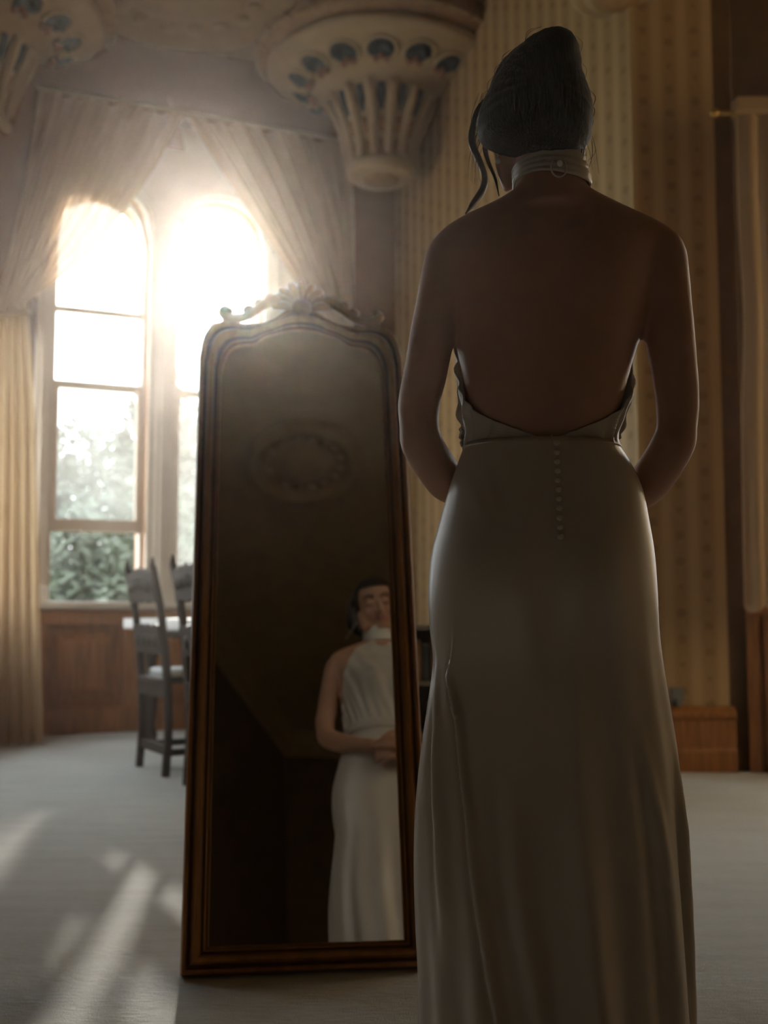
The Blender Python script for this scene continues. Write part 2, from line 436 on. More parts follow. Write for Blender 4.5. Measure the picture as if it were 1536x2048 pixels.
# panelling under the windows
pan = empty('trim_9', (0, 0, 0), kind='structure'); pan.matrix_world = WF
s0, s1 = sW(66), sW(760); zt = zs-.06
bm = B(); box(bm, (s0, -.045, 0), (s1, -.005, zt)); obj('backing_board', bm, M['oakwarm'], pan)
bm = B(); box(bm, (s0, -.10, zt-.10), (s1, -.04, zt), .008); obj('top_rail', bm, M['oakwarm'], pan)
bm = B(); box(bm, (s0, -.11, 0), (s1, -.04, .17), .01); obj('skirting', bm, M['oakwarm'], pan)
n = 4
for i in range(n+1):
    s = s0+(s1-s0-.1)*i/n
    bm = B(); box(bm, (s, -.098, .17), (s+.10, -.04, zt-.10), .008); obj('stile', bm, M['oakwarm'], pan)
    if i < n:
        e = s+(s1-s0-.1)/n
        bm = B(); loft(bm, [[(s+.10+d, y, .17+d), (e-d, y, .17+d), (e-d, y, zt-.10-d), (s+.10+d, y, zt-.10-d)] for d, y in ((.0, -.046), (.03, -.050), (.045, -.046), (.12, -.076))], True, True)
        obj('panel', bm, M['oakwarm'], pan)

# canted side wall of the bay with its own window (only a sliver shows past the curtain), then the left wall with an added window
BAYL = (W0[0]-.25*2.2, W0[1]-2.2)
ldir = math.hypot(.25*2.2, 2.2)
wall('wall_left_bay', W0, BAYL, 0, CEIL, .35, [M['frieze'], M['stone'], M['jamb']], [(.05, 1.75, zs, 2.66, .06)], flip=True)
LF = Matrix.Translation((*W0, 0)) @ Matrix.Rotation(math.atan2(BAYL[1]-W0[1], BAYL[0]-W0[0]), 4, 'Z')
win = empty('window_3', (0, 0, 0), kind='structure'); win.matrix_world = LF
for zz in (zs, 1.5, 2.0, 2.42):
    bm = B(); box(bm, (.05, -.17, zz-.02), (1.75, -.12, zz+.025), .005); obj('glazing_bar', bm, M['cream'], win)
for xx_ in (.07, .92, 1.72):
    bm = B(); box(bm, (xx_-.025, -.17, zs), (xx_+.025, -.12, 2.72), .005); obj('sash_stile', bm, M['cream'], win)
bm = B(); box(bm, (.05, -.148, zs), (1.75, -.144, 2.72)); obj('pane', bm, M['clear'], win)
bm = B(); box(bm, (.0, .0, 0), (ldir, .04, zs-.06), .006); o = obj('trim_15', bm, M['oakwarm'], kind='structure'); o.matrix_world = LF
LX = BAYL[0]
wall('wall_left', BAYL, (LX, -2.6), 0, CEIL, .35, [M['darkwood'], M['stone'], M['jamb']], [(.55, 1.25, 1.0, 3.3, .4)], flip=True)
win = empty('window_5', (0, 0, 0), kind='structure'); yt = BAYL[1]  # unseen window, added to light the left side of the gown
for zz in (1.02, 1.7, 2.42, 3.2):
    bm = B(); box(bm, (LX-.17, yt-1.25, zz-.02), (LX-.12, yt-.55, zz+.025), .005); obj('glazing_bar', bm, M['cream'], win)
bm = B(); box(bm, (LX-.148, yt-1.25, 1.0), (LX-.144, yt-.55, 3.7)); obj('pane', bm, M['clear'], win)
bm = B(); box(bm, (LX, -2.05, 0), (LX+.03, BAYL[1], .24), .008); obj('baseboard_left', bm, M['oakwarm'], kind='structure')

# wall beyond the mirror: runs from the bay corner back towards the room
YB = 5.86; XC = (1281-768)/F*YB; XE = (1452-768)/F*YB
wall('wall_alcove', CORNER, (XC, YB), 0, CEIL, .2, [M['paper']]*3)
wall('wall_back', (XC, YB), (XE, YB), 0, CEIL, .25, [M['paper']]*3)
def baseboard(name, P0, P1, h=.38):
    P0, P1 = Vector((*P0, 0)), Vector((*P1, 0)); L = (P1-P0).length
    bm = B(); prof = [(0, 0), (-.045, 0), (-.045, .10), (-.036, .12), (-.036, h-.07), (-.05, h-.05), (-.05, h-.03), (-.03, h-.01), (-.012, h), (0, h)]
    loft(bm, [[(s, y, z) for y, z in prof] for s in (0, L)])
    o = obj(name, bm, M['oakwarm'], kind='structure'); o.location = P0; o.rotation_euler = (0, 0, math.atan2(P1.y-P0.y, P1.x-P0.x))
baseboard('baseboard_alcove', (CORNER[0]+.01, CORNER[1]-.03), (XC, YB), .33); baseboard('baseboard_back', (XC-.03, YB), (XE+.02, YB), .33)
# dark slot standing in for the shadow beside the curtain, then the panelled window wall on the right
XP = (1491-768)/F*YB
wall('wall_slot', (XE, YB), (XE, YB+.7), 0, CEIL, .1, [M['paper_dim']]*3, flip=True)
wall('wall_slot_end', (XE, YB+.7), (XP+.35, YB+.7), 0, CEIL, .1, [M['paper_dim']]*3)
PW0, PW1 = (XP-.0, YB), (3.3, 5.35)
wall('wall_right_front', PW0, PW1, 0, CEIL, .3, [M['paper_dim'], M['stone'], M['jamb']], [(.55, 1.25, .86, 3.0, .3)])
pang = math.atan2(PW1[1]-PW0[1], PW1[0]-PW0[0])
PF = Matrix.Translation((*PW0, 0)) @ Matrix.Rotation(pang, 4, 'Z')
rp_ = empty('trim_10', (0, 0, 0), kind='structure'); rp_.matrix_world = PF
for nm, x0, x1, y, z0_, z1_ in (('backing_board', 0, 1.4, -.03, 0, .80), ('stile', -.005, .06, -.06, 0, .84), ('stile', .085, .125, -.075, 0, .84), ('panel', .155, .6, -.05, .2, .72), ('top_rail', 0, 1.4, -.08, .80, .86), ('skirting', 0.13, 1.4, -.07, 0, .14)):
    bm = B(); box(bm, (x0, y, z0_), (x1, .0, z1_), .006); obj(nm, bm, M['oakwarm'], rp_)
wr = wall('wall_right', (3.3, 5.35), (3.3, -5.2), 0, CEIL, .35, [M['paper'], M['stone'], M['jamb']],
     [(.25, 1.25, .95, 3.3, .4)])
win = empty('window_4', (0, 0, 0), kind='structure')
for zz in (.97, 1.7, 2.4, 3.1):
    bm = B(); box(bm, (3.42, 4.1, zz-.02), (3.47, 5.1, zz+.02), .005); obj('glazing_bar', bm, M['cream'], win)
bm = B(); box(bm, (3.444, 4.1, .95), (3.448, 5.1, 3.7)); obj('pane', bm, M['warming'], win)
# walls behind the camera (seen only in the looking glass)
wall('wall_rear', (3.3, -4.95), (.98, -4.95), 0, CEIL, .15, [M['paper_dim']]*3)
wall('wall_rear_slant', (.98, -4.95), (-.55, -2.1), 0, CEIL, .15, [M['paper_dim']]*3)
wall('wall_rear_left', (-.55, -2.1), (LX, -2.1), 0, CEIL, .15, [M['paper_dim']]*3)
for nm, P0, P1 in (('trim_11', (3.3, -4.95), (.98, -4.95)), ('trim_12', (.98, -4.95), (-.55, -2.1))):
    P0, P1 = Vector((*P0, CEIL-.22)), Vector((*P1, CEIL-.22)); L = (P1-P0).length
    bm = B(); loft(bm, [[(s, y, z) for y, z in ((0, 0), (-.05, .02), (-.06, .08), (-.14, .16), (-.16, .22), (0, .22))] for s in (0, L)])
    o = obj(nm, bm, M['plaster_dim'], kind='structure'); o.location = P0; o.rotation_euler = (0, 0, math.atan2(P1.y-P0.y, P1.x-P0.x))
# ceiling rosettes: one near the bay, one over the middle of the room (seen in the glass)
for nm, c, s in (('trim_13', (-1.35, 7.15), 1.0), ('trim_14', (.5, -.85), .55)):
    bm = B(); lathe(bm, [(.78*s, CEIL), (.80*s, CEIL-.03), (.74*s, CEIL-.09), (.66*s, CEIL-.10), (.60*s, CEIL-.05), (.50*s, CEIL-.04), (.40*s, CEIL-.05), (.30*s, CEIL-.10), (.1*s, CEIL-.13)], 40, (*c, 0))
    for k in range(16):
        a = k*math.pi/8; ball(bm, (c[0]+.5*s*math.cos(a), c[1]+.5*s*math.sin(a), CEIL-.05), (.06*s, .06*s, .03), None, 8, 6)
    obj(nm, bm, M['plaster_dim'], smooth=True, kind='structure')

# ------------------------------------------------------------------ plaster pendants
def pendant():
    root = empty('plaster_pendant', (0, 0, 0))
    ZB = 3.98
    bm = B()
    prof = [(.05, .0), (.15, .0), (.19, .02), (.215, .0), (.25, .025), (.255, .07), (.235, .105), (.215, .12), (.23, .22), (.27, .36), (.325, .50), (.38, .60), (.47, .66), (.60, .71), (.74, .75), (.82, .775), (.845, .80), (.84, .83), (.78, .85), (.5, .86)]
    lathe(bm, [(r, ZB+z) for r, z in prof], 48); obj('body', bm, M['plaster'], root, True)
    bm = B(); lathe(bm, [(.02, ZB-.005), (.13, ZB-.012), (.14, ZB+.01)], 24); obj('end_disc', bm, M['ochre'], root, True)
    bm = B(); lathe(bm, [(.80, ZB+.84), (.90, ZB+.86), (.93, ZB+.90), (.90, ZB+1.0), (.93, ZB+1.04)], 48, (0, 0, 0), 0, True); obj('frieze_band', bm, M['ochre'], root, True)
    N = 14
    def radial(name, build, mat, off=0, r=None):
        o0 = None
        for k in range(N):
            if o0 is None: bm = B(); build(bm); o0 = o = obj(name, bm, mat, root, True)
            else: o = o0.copy(); C.objects.link(o)
            o.rotation_euler = (0, 0, 2*math.pi*(k+off)/N)
    rib = [(.228, .11), (.243, .22), (.285, .36), (.335, .48), (.39, .585)]
    radial('rib', lambda bm: tube(bm, [(r+.006, 0, ZB+z) for r, z in rib], [.026, .03, .034, .038, .03], 8, 3, 1.0, (1, 0, 0)), M['plaster'])
    sl1 = [(.302, .40), (.335, .485), (.372, .57)]; sl2 = [(.255, .26), (.29, .36)]; sl3 = [(.226, .14), (.24, .21)]
    radial('slot_inlay', lambda bm: tube(bm, [(r, 0, ZB+z) for r, z in sl1], [.012, .032, .026], 8, 3, .6, (1, 0, -.6)), M['slate'], .5)
    radial('lower_inlay', lambda bm: (tube(bm, [(r, 0, ZB+z) for r, z in sl2], [.02, .022], 8, 2, .5, (1, 0, -.4)), tube(bm, [(r, 0, ZB+z) for r, z in sl3], [.014, .015], 8, 2, .5, (1, 0, -.3))), M['ochre'], .5)
    # shells on the flare
    nrm = Vector((.36, 0, -.93)).normalized(); tan = Vector((.93, 0, .36)).normalized(); lat = Vector((0, 1, 0))
    c0 = Vector((.60, 0, ZB+.703))
    def disc(bm, c, r, h, n=20, half=False):
        rings = []
        for rr, hh in ((r, -.01), (r, h), (r*.8, h+.004), (r*.05, h)):
            rings.append([c+nrm*hh+(tan*math.sin(2*math.pi*k/n)+lat*math.cos(2*math.pi*k/n))*rr for k in range(n)])
        loft(bm, rings)
    def shell(bm):
        disc(bm, c0, .098, .004)
    def fan(bm):
        for k in range(7):
            a = R(-72+24*k); d = tan*math.cos(a)+lat*math.sin(a)
            tube(bm, [c0-tan*.03+nrm*.01+d*.03, c0-tan*.03+nrm*.014+d*.095], [.006, .016], 6, 1)
    def hood(bm):
        pts = [c0+nrm*.01+(tan*math.sin(a)+lat*math.cos(a))*.108 for a in [R(-35+10.4*k) for k in range(25)]]
        tube(bm, pts, .014, 8, 1)
    def leaf(bm):
        c = c0-tan*.075+nrm*.012
        for k in (-1, 0, 1): ball(bm, c+lat*k*.038+tan*(-.012 if k else .015), (.026, .024, .028), None, 8, 6)
    radial('shell_recess', shell, M['slate'], .5); radial('shell_fan', fan, M['slate'], .5)
    radial('shell_hood', hood, M['plaster'], .5); radial('shell_leaf', leaf, M['russet'], .5)
    # zigzag of the frieze
    N2 = 26
    o0 = None
    for k in range(N2):
        if o0 is None:
            bm = B(); loft(bm, [[(x, -.09, ZB+.875), (x, .09, ZB+.875), (x, 0, ZB+1.02)] for x in (.905, .94)]); o0 = o = obj('frieze_triangle', bm, M['plaster_dim'], root)
        else: o = o0.copy(); C.objects.link(o)
        o.rotation_euler = (0, 0, 2*math.pi*k/N2)
    return root
p0 = pendant(); p0.location = (-.02, 7.98, 0)
G = 'carved plaster pendants hanging from the ceiling corners'
p0['label'] = 'carved plaster pendant with blue shells, hanging whole between window and woman'; p0['category'] = 'ceiling pendant'; p0['group'] = G
p1 = copy_tree(p0); p1.location = (-2.74, 7.18, 0); p1['label'] = 'carved plaster pendant cut off by the top left corner, left of the curtains'
p2 = copy_tree(p0); p2.location = (1.262, 5.80, .15); p2['label'] = 'carved plaster pendant of which only the bottom ring shows, above right of the hair'

# ------------------------------------------------------------------ curtains
def curtain_part(name, f, nu, nv, mat, parent, th=.003):
    bm = B(); rings = [[f(u/nu, v/nv) for u in range(nu+1)] for v in range(nv+1)]
    loft(bm, rings, False, False); bmesh.ops.recalc_face_normals(bm, faces=bm.faces)
    return obj(name, bm, mat, parent, True)
def bez(a, b, c, t): return a*(1-t)**2+b*2*t*(1-t)+c*t*t
def swag(side):
    root = empty('curtain', wall_pt(sW(40) if side < 0 else sW(672), .2, 0))
    inv = Matrix.Translation(-root.location)
    if side < 0:
        top = lambda u: (-.03+(sW(352)+.0)*u, 4.42)
        tie = lambda u: (-.30+.20*u, 2.70+.10*u)
        ctl = lambda u: (-.10+(sW(240)+.04)*u**1.3, zW(150, 480)+.2*(1-u))
    else:
        top = lambda u: (sW(680)-(sW(680)-sW(345))*u, 4.42)
        tie = lambda u: (sW(690)-(sW(690)-sW(640))*u, zW(660, 690)+.08*u)
        ctl = lambda u: (sW(690)-(sW(690)-sW(500))*u**1.2, zW(560, 470)+.2*(1-u))
    nf = 9
    def up(u, v):
        a, b, c = Vector(top(u)), Vector(ctl(u)), Vector(tie(u)); p = bez(a, b, c, v)
        amp = .032*(.5+.5*math.sin(v*3.1))*(1-.45*v)+.006
        ph = 2*math.pi*nf*u+1.5*math.sin(3*u+v*2)
        out = .13+(.44*v*v if side < 0 else .05*v)+amp*math.sin(ph)+.02*math.sin(ph*.37+4*v)
        return inv @ wall_pt(p.x+.012*math.cos(ph)*v, out, p.y)
    curtain_part('upper_drape', up, 150, 34, M['sheer'], root)
    sa, sb = tie(0)[0], tie(1)[0]
    def dn(u, v):
        z = tie(u)[1]*(1-v)+.012
        wd = 1+.25*math.sin(min(1, v*3)*math.pi/2)
        s = (sa+sb)/2+(sb-sa)*(u-.5)*wd; ph = 2*math.pi*5*u+2*v
        if side < 0: s += .10*v*(u+.3)
        return inv @ wall_pt(s, (.57 if side < 0 else .22)+.10*min(1, v*3)+.035*math.sin(ph)*(.4+v)+.012*math.sin(ph*1.7+1), z)
    curtain_part('lower_drape', dn, 90, 24, M['drape'], root)
    # tie back
    bm = B(); sm = (sa+sb)/2; z = 2.70 if side < 0 else zW(660, 690)
    tube(bm, [inv @ wall_pt(sm+math.cos(a)*(abs(sb-sa)*.5+.01), (.57 if side < 0 else .22)+math.sin(a)*.06, z+.03*math.cos(a)) for a in [k*math.pi/10 for k in range(21)]], .018, 8, 1)
    obj('tie_back', bm, M['drape'], root, True)
    return root
c1 = swag(-1); c1['label'] = 'sheer cream curtain tied back at the far left of the arched windows'; c1['category'] = 'curtain'; c1['group'] = 'swagged curtains of the bay window'
c2 = swag(1); c2['label'] = 'sheer cream curtain swept to the right, ending behind the mirror top'; c2['category'] = 'curtain'; c2['group'] = 'swagged curtains of the bay window'
bm = B(); tube(bm, [wall_pt(-.05, .13, 4.44), wall_pt(sW(676), .13, 4.44)], .018, 10, 1)
obj('curtain_rail', bm, M['drape'], None, True, label='thin pale rail across the top of the bay curtains', category='curtain rail')
# right-hand curtain with its own pole
cr = empty('curtain', (1.9, 5.5, 0), label='short cream curtain hanging at the right edge above orange panelling', category='curtain')
xl = (1481-768)/F*5.55
def rc(u, v):
    z = 3.36-(3.36-.825)*v; ph = 2*math.pi*7*u
    pinch = .10*math.exp(-((v-.42)/.16)**2)
    x = xl+.03*(1-v)+pinch*(.55-u)*.35+(.75)*u
    return Vector((x-1.9+.010*math.cos(ph), .05+.035*math.sin(ph)*(.6+.6*v)-.30*u*u*.2, z+.018*math.sin(ph+1)*v+.06*u*v))
curtain_part('drape', rc, 120, 40, M['drape'], cr)
bm = B(); box(bm, (-.10, .0, 3.36), (.7, .10, 3.44), .012); obj('heading', bm, M['drape'], cr)
bm = B(); tube(bm, [(xl-1.96, .05, 3.37), (.8, .05, 3.37)], .013, 8, 1); ball(bm, (xl-1.965, .05, 3.37), .024, None, 10, 8)
po = obj('curtain_pole', bm, M['brass'], None, True, label='short curtain pole with a pale round finial at the right edge', category='curtain pole'); po.location = (1.9, 5.5, 0)

# ------------------------------------------------------------------ table and chairs by the window
LAT = Vector((.49, -.872, 0)).normalized(); FWD = Vector((.872, .49, 0)).normalized()
CH0 = Vector((-1.19, 5.84, 0)); crot = math.atan2(FWD.y, FWD.x)
def chair():
    root = empty('dining_chair', CH0, crot)
    w = .215
    for s in (1, -1):
        bm = B(); tube(bm, [(0, s*w, 0), (.012, s*w, .25), (.0, s*w, .48), (-.035, s*w, .8), (-.085, s*w, 1.04)], [.024, .024, .025, .022, .021], 4, 4, 1.0, (1, 1, 0))
        for k in range(3): ball(bm, (-.087, s*w, 1.045+.018*k), .017-.004*k, None, 8, 6)
        obj('back_post', bm, M['oak'], root)
        bm = B(); lathe(bm, [(.026, 0), (.03, .03), (.018, .06), (.03, .12), (.022, .18), (.03, .24), (.018, .28), (.03, .32), (.026, .36), (.03, .44)], 10, (.40, s*w*1.0, 0)); obj('front_leg', bm, M['oak'], root, True)
        bm = B(); box(bm, (.02, s*w-.014, .10), (.39, s*w+.014, .135), .004); obj('side_stretcher', bm, M['oak'], root)
    def board(name, pts_top, z0, z1, rec):
        bm = B(); x = lambda z: -.0-.085*max(0, (z-.48)/.56)
        n = 16; top = []; bot = []
        for i in range(n+1):
            y = -w+2*w*i/n; top.append((y, pts_top(i/n))); bot.append((y, z0+rec*math.sin(math.pi*i/n*3)**2))
        P = top+bot[::-1]
        loft(bm, [[(x(z)-d, y, z) for y, z in P] for d in (-.013, .013)])
        return bm
    crest = board('crest', lambda t: .99+.035*math.sin(math.pi*t)+.018*abs(math.sin(5*math.pi*t)), .86, 0, .015)
    for k in (-2, -1, 0, 1, 2): ball(crest, (-.085, k*.07, .95+.012*math.cos(k)), (.022, .03, .034), None, 8, 6)
    obj('crest_rail', crest, M['oak'], root)
    mid = board('mid', lambda t: .735+.02*abs(math.sin(4*math.pi*t)), .60, 0, .012)
    for k in (-1.5, -.5, .5, 1.5): ball(mid, (-.035, k*.09, .675), (.02, .032, .04), None, 8, 6)
    obj('carved_back_panel', mid, M['oak'], root)
    bm = B(); box(bm, (-.02, -w, .455), (.43, w, .485), .006); obj('seat_frame', bm, M['oak'], root)
    bm = B(); box(bm, (.03, -w+.03, .48), (.42, w-.03, .525), .018); obj('seat_cushion', bm, M['seat'], root, True)
    bm = B(); box(bm, (-.012, -w, .385), (.014, w, .455), .004); obj('seat_rail', bm, M['oak'], root)
    bm = B(); box(bm, (-.0, -w, .10), (.022, w, .15), .004); box(bm, (.385, -w, .20), (.41, w, .25), .004); obj('cross_stretcher', bm, M['oak'], root)
    return root
ch = chair(); Gc = 'carved dark oak dining chairs by the bay window'
ch['category'] = 'chair'; ch['group'] = Gc; ch['label'] = 'carved dark oak chair standing furthest left, its whole back visible left of the mirror'
cb = copy_tree(ch); cb.location = CH0+LAT*.745-FWD*.0; cb['label'] = 'carved dark oak chair half hidden by the left edge of the mirror frame'
tb = empty('dining_table', CH0+FWD*.66+LAT*-.53, crot, label='dark oak dining table behind the chairs, under a white cloth', category='table')
TX, TY = .36, 1.0
bm = B(); box(bm, (-TX, -TY, .735), (TX, TY, .77), .008); obj('table_top', bm, M['oak'], tb)
bm = B(); box(bm, (-TX+.1, -TY+.12, .66), (TX-.1, TY-.12, .735), .004); obj('apron', bm, M['oak'], tb)
for x in (-TX+.12, TX-.12):
    for y in (-TY+.16, TY-.16):
        bm = B(); lathe(bm, [(.045, 0), (.05, .04), (.03, .1), (.055, .3), (.03, .45), (.045, .55), (.045, .68)], 12, (x, y, 0)); obj('leg', bm, M['oak'], tb, True)
cl = empty('tablecloth', tb.location+Vector((0, 0, .77)), crot, label='white lace edged cloth lying on the dark dining table', category='tablecloth')
bm = B(); a, b = TX+.012, TY+.012
box(bm, (-a, -b, .001), (a, b, .005))
for sx in (-1, 1):
    box(bm, (sx*a-.0025, -b, -.045), (sx*a+.0025, b, .004)); box(bm, (-a, sx*b-.0025, -.045), (a, sx*b+.0025, .004))
obj('cloth', bm, M['linen'], cl)
bm = B()
for i in range(60):
    y = -TY+2*TY*i/59; ball(bm, (-a, y, -.050), (.003, .014, .014), None, 6, 4)
for i in range(22):
    x = -TX+2*TX*i/21; ball(bm, (x, -b, -.050), (.014, .003, .014), None, 6, 4)
obj('lace_edging', bm, M['linen'], cl, kind='stuff')

# ------------------------------------------------------------------ small bookcase glimpsed between mirror and gown
bk = empty('low_bookcase', (.55, 5.45, 0), label='low dark wooden shelf unit glimpsed between mirror frame and gown', category='shelf')
SW = .44
for z, t_ in ((.755, .022), (.49, .018), (.25, .018), (.03, .02)):
    bm = B(); box(bm, (-SW, -.15, z-t_), (SW, .12, z), .003); obj('shelf', bm, M['shelfwood'], bk)
    bm = B(); box(bm, (-SW-.005, -.156, z-t_), (SW+.005, -.15, z), .002); obj('shelf_edge', bm, M['shelftop'], bk)
for x in (-SW-.02, SW):
    bm = B(); box(bm, (x, -.15, 0), (x+.02, .12, .735), .003); obj('side_panel', bm, M['shelfwood'], bk)
bm = B(); box(bm, (-SW, .12, .01), (SW, .135, .73)); obj('back_panel', bm, M['shelfwood'], bk)
def on_shelf(x, z): return (.55+x, 5.45, z)
bm = B(); lathe(bm, [(.03, 0), (.05, .01), (.075, .06), (.07, .11), (.05, .14), (.055, .15), (.04, .15)], 20)
o = obj('china_jar', bm, M['china'], None, True, label='grey white china jar low on the dark shelf unit', category='jar'); o.location = on_shelf(-.33, .03)
bm = B(); lathe(bm, [(.03, 0), (.035, .01), (.012, .03), (.012, .06), (.03, .09), (.034, .13), (.02, .15)], 16)
o = obj('brass_cup', bm, M['brass'], None, True, label='small dull brass cup on the middle board of the shelf unit', category='cup'); o.location = on_shelf(-.31, .25)
for i, (dx, h, col) in enumerate(((.0, .19, 'ochre'), (.04, .17, 'slate'), (.085, .2, 'russet'))):
    bk_ = empty('book', on_shelf(-.41+dx, .49), 0, category='book', group='books standing on the upper board of the shelf unit',
                label=('brown', 'slate grey', 'russet')[i]+' book standing on the upper board of the low shelf unit')
    bm = B(); box(bm, (0, -.11, 0), (.035, .06, h), .003); obj('cover', bm, M[col], bk_)
    bm = B(); box(bm, (.004, -.108, h-.004), (.031, .062, h+.001)); obj('page_block', bm, M['china'], bk_)
# wall outlet above the baseboard
p = atY(1354, 1388, YB-.0)
bm = B(); box(bm, (p.x-.035, YB-.02, p.z-.045), (p.x+.03, YB, p.z+.035), .005); box(bm, (p.x-.015, YB-.04, p.z-.06), (p.x+.012, YB-.018, p.z-.02), .004)
obj('wall_outlet', bm, M['greyplastic'], None, label='small grey outlet plate on the wallpaper just above the baseboard', category='outlet')

# ------------------------------------------------------------------ leaning mirror
TH = .038
yaw = R(6.85); tilt = R(18.06)
mroot = empty('standing_mirror', (-.4515, 2.557, 0), label='tall gilt framed mirror with carved crest, leaning back on the carpet', category='mirror')
mroot.matrix_world = Matrix.Translation((-.4515, 2.557, TH*math.sin(tilt))) @ Matrix.Rotation(yaw, 4, 'Z') @ Matrix.Rotation(-tilt, 4, 'X')
MW = .567
# local: x across, z up the frame, -y towards the viewer (front at y=0, back at y=TH)
half_out = [(.2835, 1.755), (.245, 1.748), (.205, 1.715), (.17, 1.70), (.12, 1.698), (.075, 1.704), (.034, 1.692), (.010, 1.650), (0, 1.585)]
half_in = [(.2835, 1.688), (.245, 1.684), (.205, 1.672), (.178, 1.662), (.152, 1.638), (.12, 1.632), (.092, 1.618), (.072, 1.585), (.062, 1.535)]
def cv(h, n): return [(p.x, p.y) for p in catmull([(a, b, 0) for a, b in h], n)]
ho, hi_ = cv(half_out, 4), cv(half_in, 4)
top_o = ho[::-1]+[(MW-x, z) for x, z in ho[1:]]; top_i = hi_[::-1]+[(MW-x, z) for x, z in hi_[1:]]
prof = [(0, TH), (0, .008), (.06, .000), (.17, .000), (.21, .010), (.30, .013), (.36, .004), (.46, -.006), (.58, -.004), (.68, .008), (.74, .016), (.80, .012), (.86, .014), (.90, .022), (.95, .020), (1.0, .028)]
def rail(name, po, pi):
    bm = B(); rings = []
    for (ox, oz), (ix, iz) in zip(po, pi):
        rings.append([(ox+(ix-ox)*t, y, oz+(iz-oz)*t) for t, y in prof]+[(ix, TH, iz)])
    loft(bm, rings, True, True)
    bm2 = obj(name, bm, [M['gilt'], M['giltdark']], mroot)
    for p in bm2.data.polygons:
        c = p.center
    k = len(prof)+1
    for i, p in enumerate(bm2.data.polygons):
        if i % k in (4, 5, 9, 10, 12) and i < (len(po)-1)*k: p.material_index = 1
    return bm2
zi = .060
rail('top_rail', top_o, top_i)
rail('left_stile', [(0, 0), (0, 1.585)], [(.062, zi), (.062, 1.535)])
rail('right_stile', [(MW, 1.585), (MW, 0)], [(MW-.062, 1.535), (MW-.062, zi)])
rail('bottom_rail', [(MW, 0), (0, 0)], [(MW-.062, zi), (.062, zi)])
bm = B(); P = [(.058, zi-.004), (.058, 1.535)]+[(x, z+.004) for x, z in top_i[1:-1]]+[(MW-.058, 1.535), (MW-.058, zi-.004)]
loft(bm, [[(x, y, z) for x, z in P] for y in (.026, .030)]); obj('mirror_glass', bm, M['silver'], mroot)
bm = B(); P2 = [(.004, .004), (.004, 1.585)]+[(x+(.0), z-.006) for x, z in top_o[1:-1]]+[(MW-.004, 1.585), (MW-.004, .004)]
loft(bm, [[(x, y, z) for x, z in P2] for y in (.031, TH+.004)]); obj('back_board', bm, M['giltdark'], mroot)
# carved crest: shell in the middle, scrolls falling to both shoulders, small finials
bm = B(); cx, cz = MW/2, 1.745
for k in range(9):
    a = R(-80+20*k); L = .098-.018*abs(k-4)/4
    tube(bm, [(cx+.02*math.sin(a), .012, cz+.02*math.cos(a)), (cx+L*.6*math.sin(a), -.006, cz+L*.6*math.cos(a)), (cx+L*math.sin(a), .008, cz+L*math.cos(a))], [.008, .014, .011], 8, 3)
ball(bm, (cx, 0, cz+.005), (.03, .018, .026)); obj('crest_shell', bm, M['gilt'], mroot, True)
for s in (-1, 1):
    bm = B(); X = lambda d: cx+s*d
    tube(bm, [(X(.03), .008, 1.752), (X(.075), .002, 1.775), (X(.115), .0, 1.752), (X(.15), .004, 1.722), (X(.195), .004, 1.712), (X(.222), .0, 1.725), (X(.218), .004, 1.742), (X(.202), .006, 1.738), (X(.204), .006, 1.726)], [.014, .018, .015, .012, .014, .013, .010, .008, .006], 8, 4)
    for d, z in ((.06, 1.785), (.09, 1.782), (.12, 1.762), (.15, 1.74)): ball(bm, (X(d), .004, z), (.017, .010, .017), None, 8, 6)
    obj('crest_scroll', bm, M['gilt'], mroot, True)
    bm = B(); lathe(bm, [(.012, 0), (.014, .006), (.007, .012), (.011, .022), (.006, .032), (.002, .036)], 10, (X(.215), .006, 1.69)); obj('finial', bm, M['gilt'], mroot, True)
# prop leg behind
bm = B(); box(bm, (MW/2-.02, TH+.002, 1.12), (MW/2+.02, TH+.02, 1.18), .003); obj('hinge_block', bm, M['giltdark'], mroot)
bm = B()
mi = mroot.matrix_world.inverted()
top_w = mroot.matrix_world @ Vector((MW/2, TH+.02, 1.14)); foot_w = Vector((top_w.x-.09, top_w.y+.42, .014))
tube(bm, [mi @ top_w, mi @ foot_w], .016, 8, 1); obj('prop_leg', bm, M['giltdark'], mroot)

# ------------------------------------------------------------------ the woman
YW = 1.79
def W(px, py, dy=0):
    p = atY(px, py, YW+dy); return p
CXM = W(1098, 900).x
def zy(py): return W(1098, py).z
def xx(px, py): return W(px, py).x
# torso outline in the frame: y, left, right -> depth back, front
TOR = [(1300, 872, 1296, .112, .075), (1230, 867, 1303, .122, .082), (1160, 865, 1303, .125, .088), (1080, 876, 1297, .112, .092), (1000, 899, 1283, .090, .094), (940, 920, 1254, .076, .094), (880, 939, 1226, .070, .092),
       (820, 934, 1240, .074, .098), (760, 926, 1254, .083, .104), (700, 915, 1271, .090, .110), (640, 904, 1291, .096, .108), (580, 893, 1306, .100, .098), (520, 885, 1322, .098, .080), (490, 876, 1344, .090, .062), (474, 873, 1346, .084, .054), (460, 884, 1334, .078, .048), (444, 910, 1302, .072, .043), (428, 942, 1266, .067, .040), (410, 984, 1226, .062, .037), (390, 1016, 1186, .057, .036)]
TT = sorted([(zy(y), xx(l, y), xx(r, y), b, f) for y, l, r, b, f in TOR])
def zb(py, dy=-.075): return W(1098, py, dy).z     # height of a point on the back, which stands nearer
def gs(x, c, w): return math.exp(-((x-c)/w)**2)
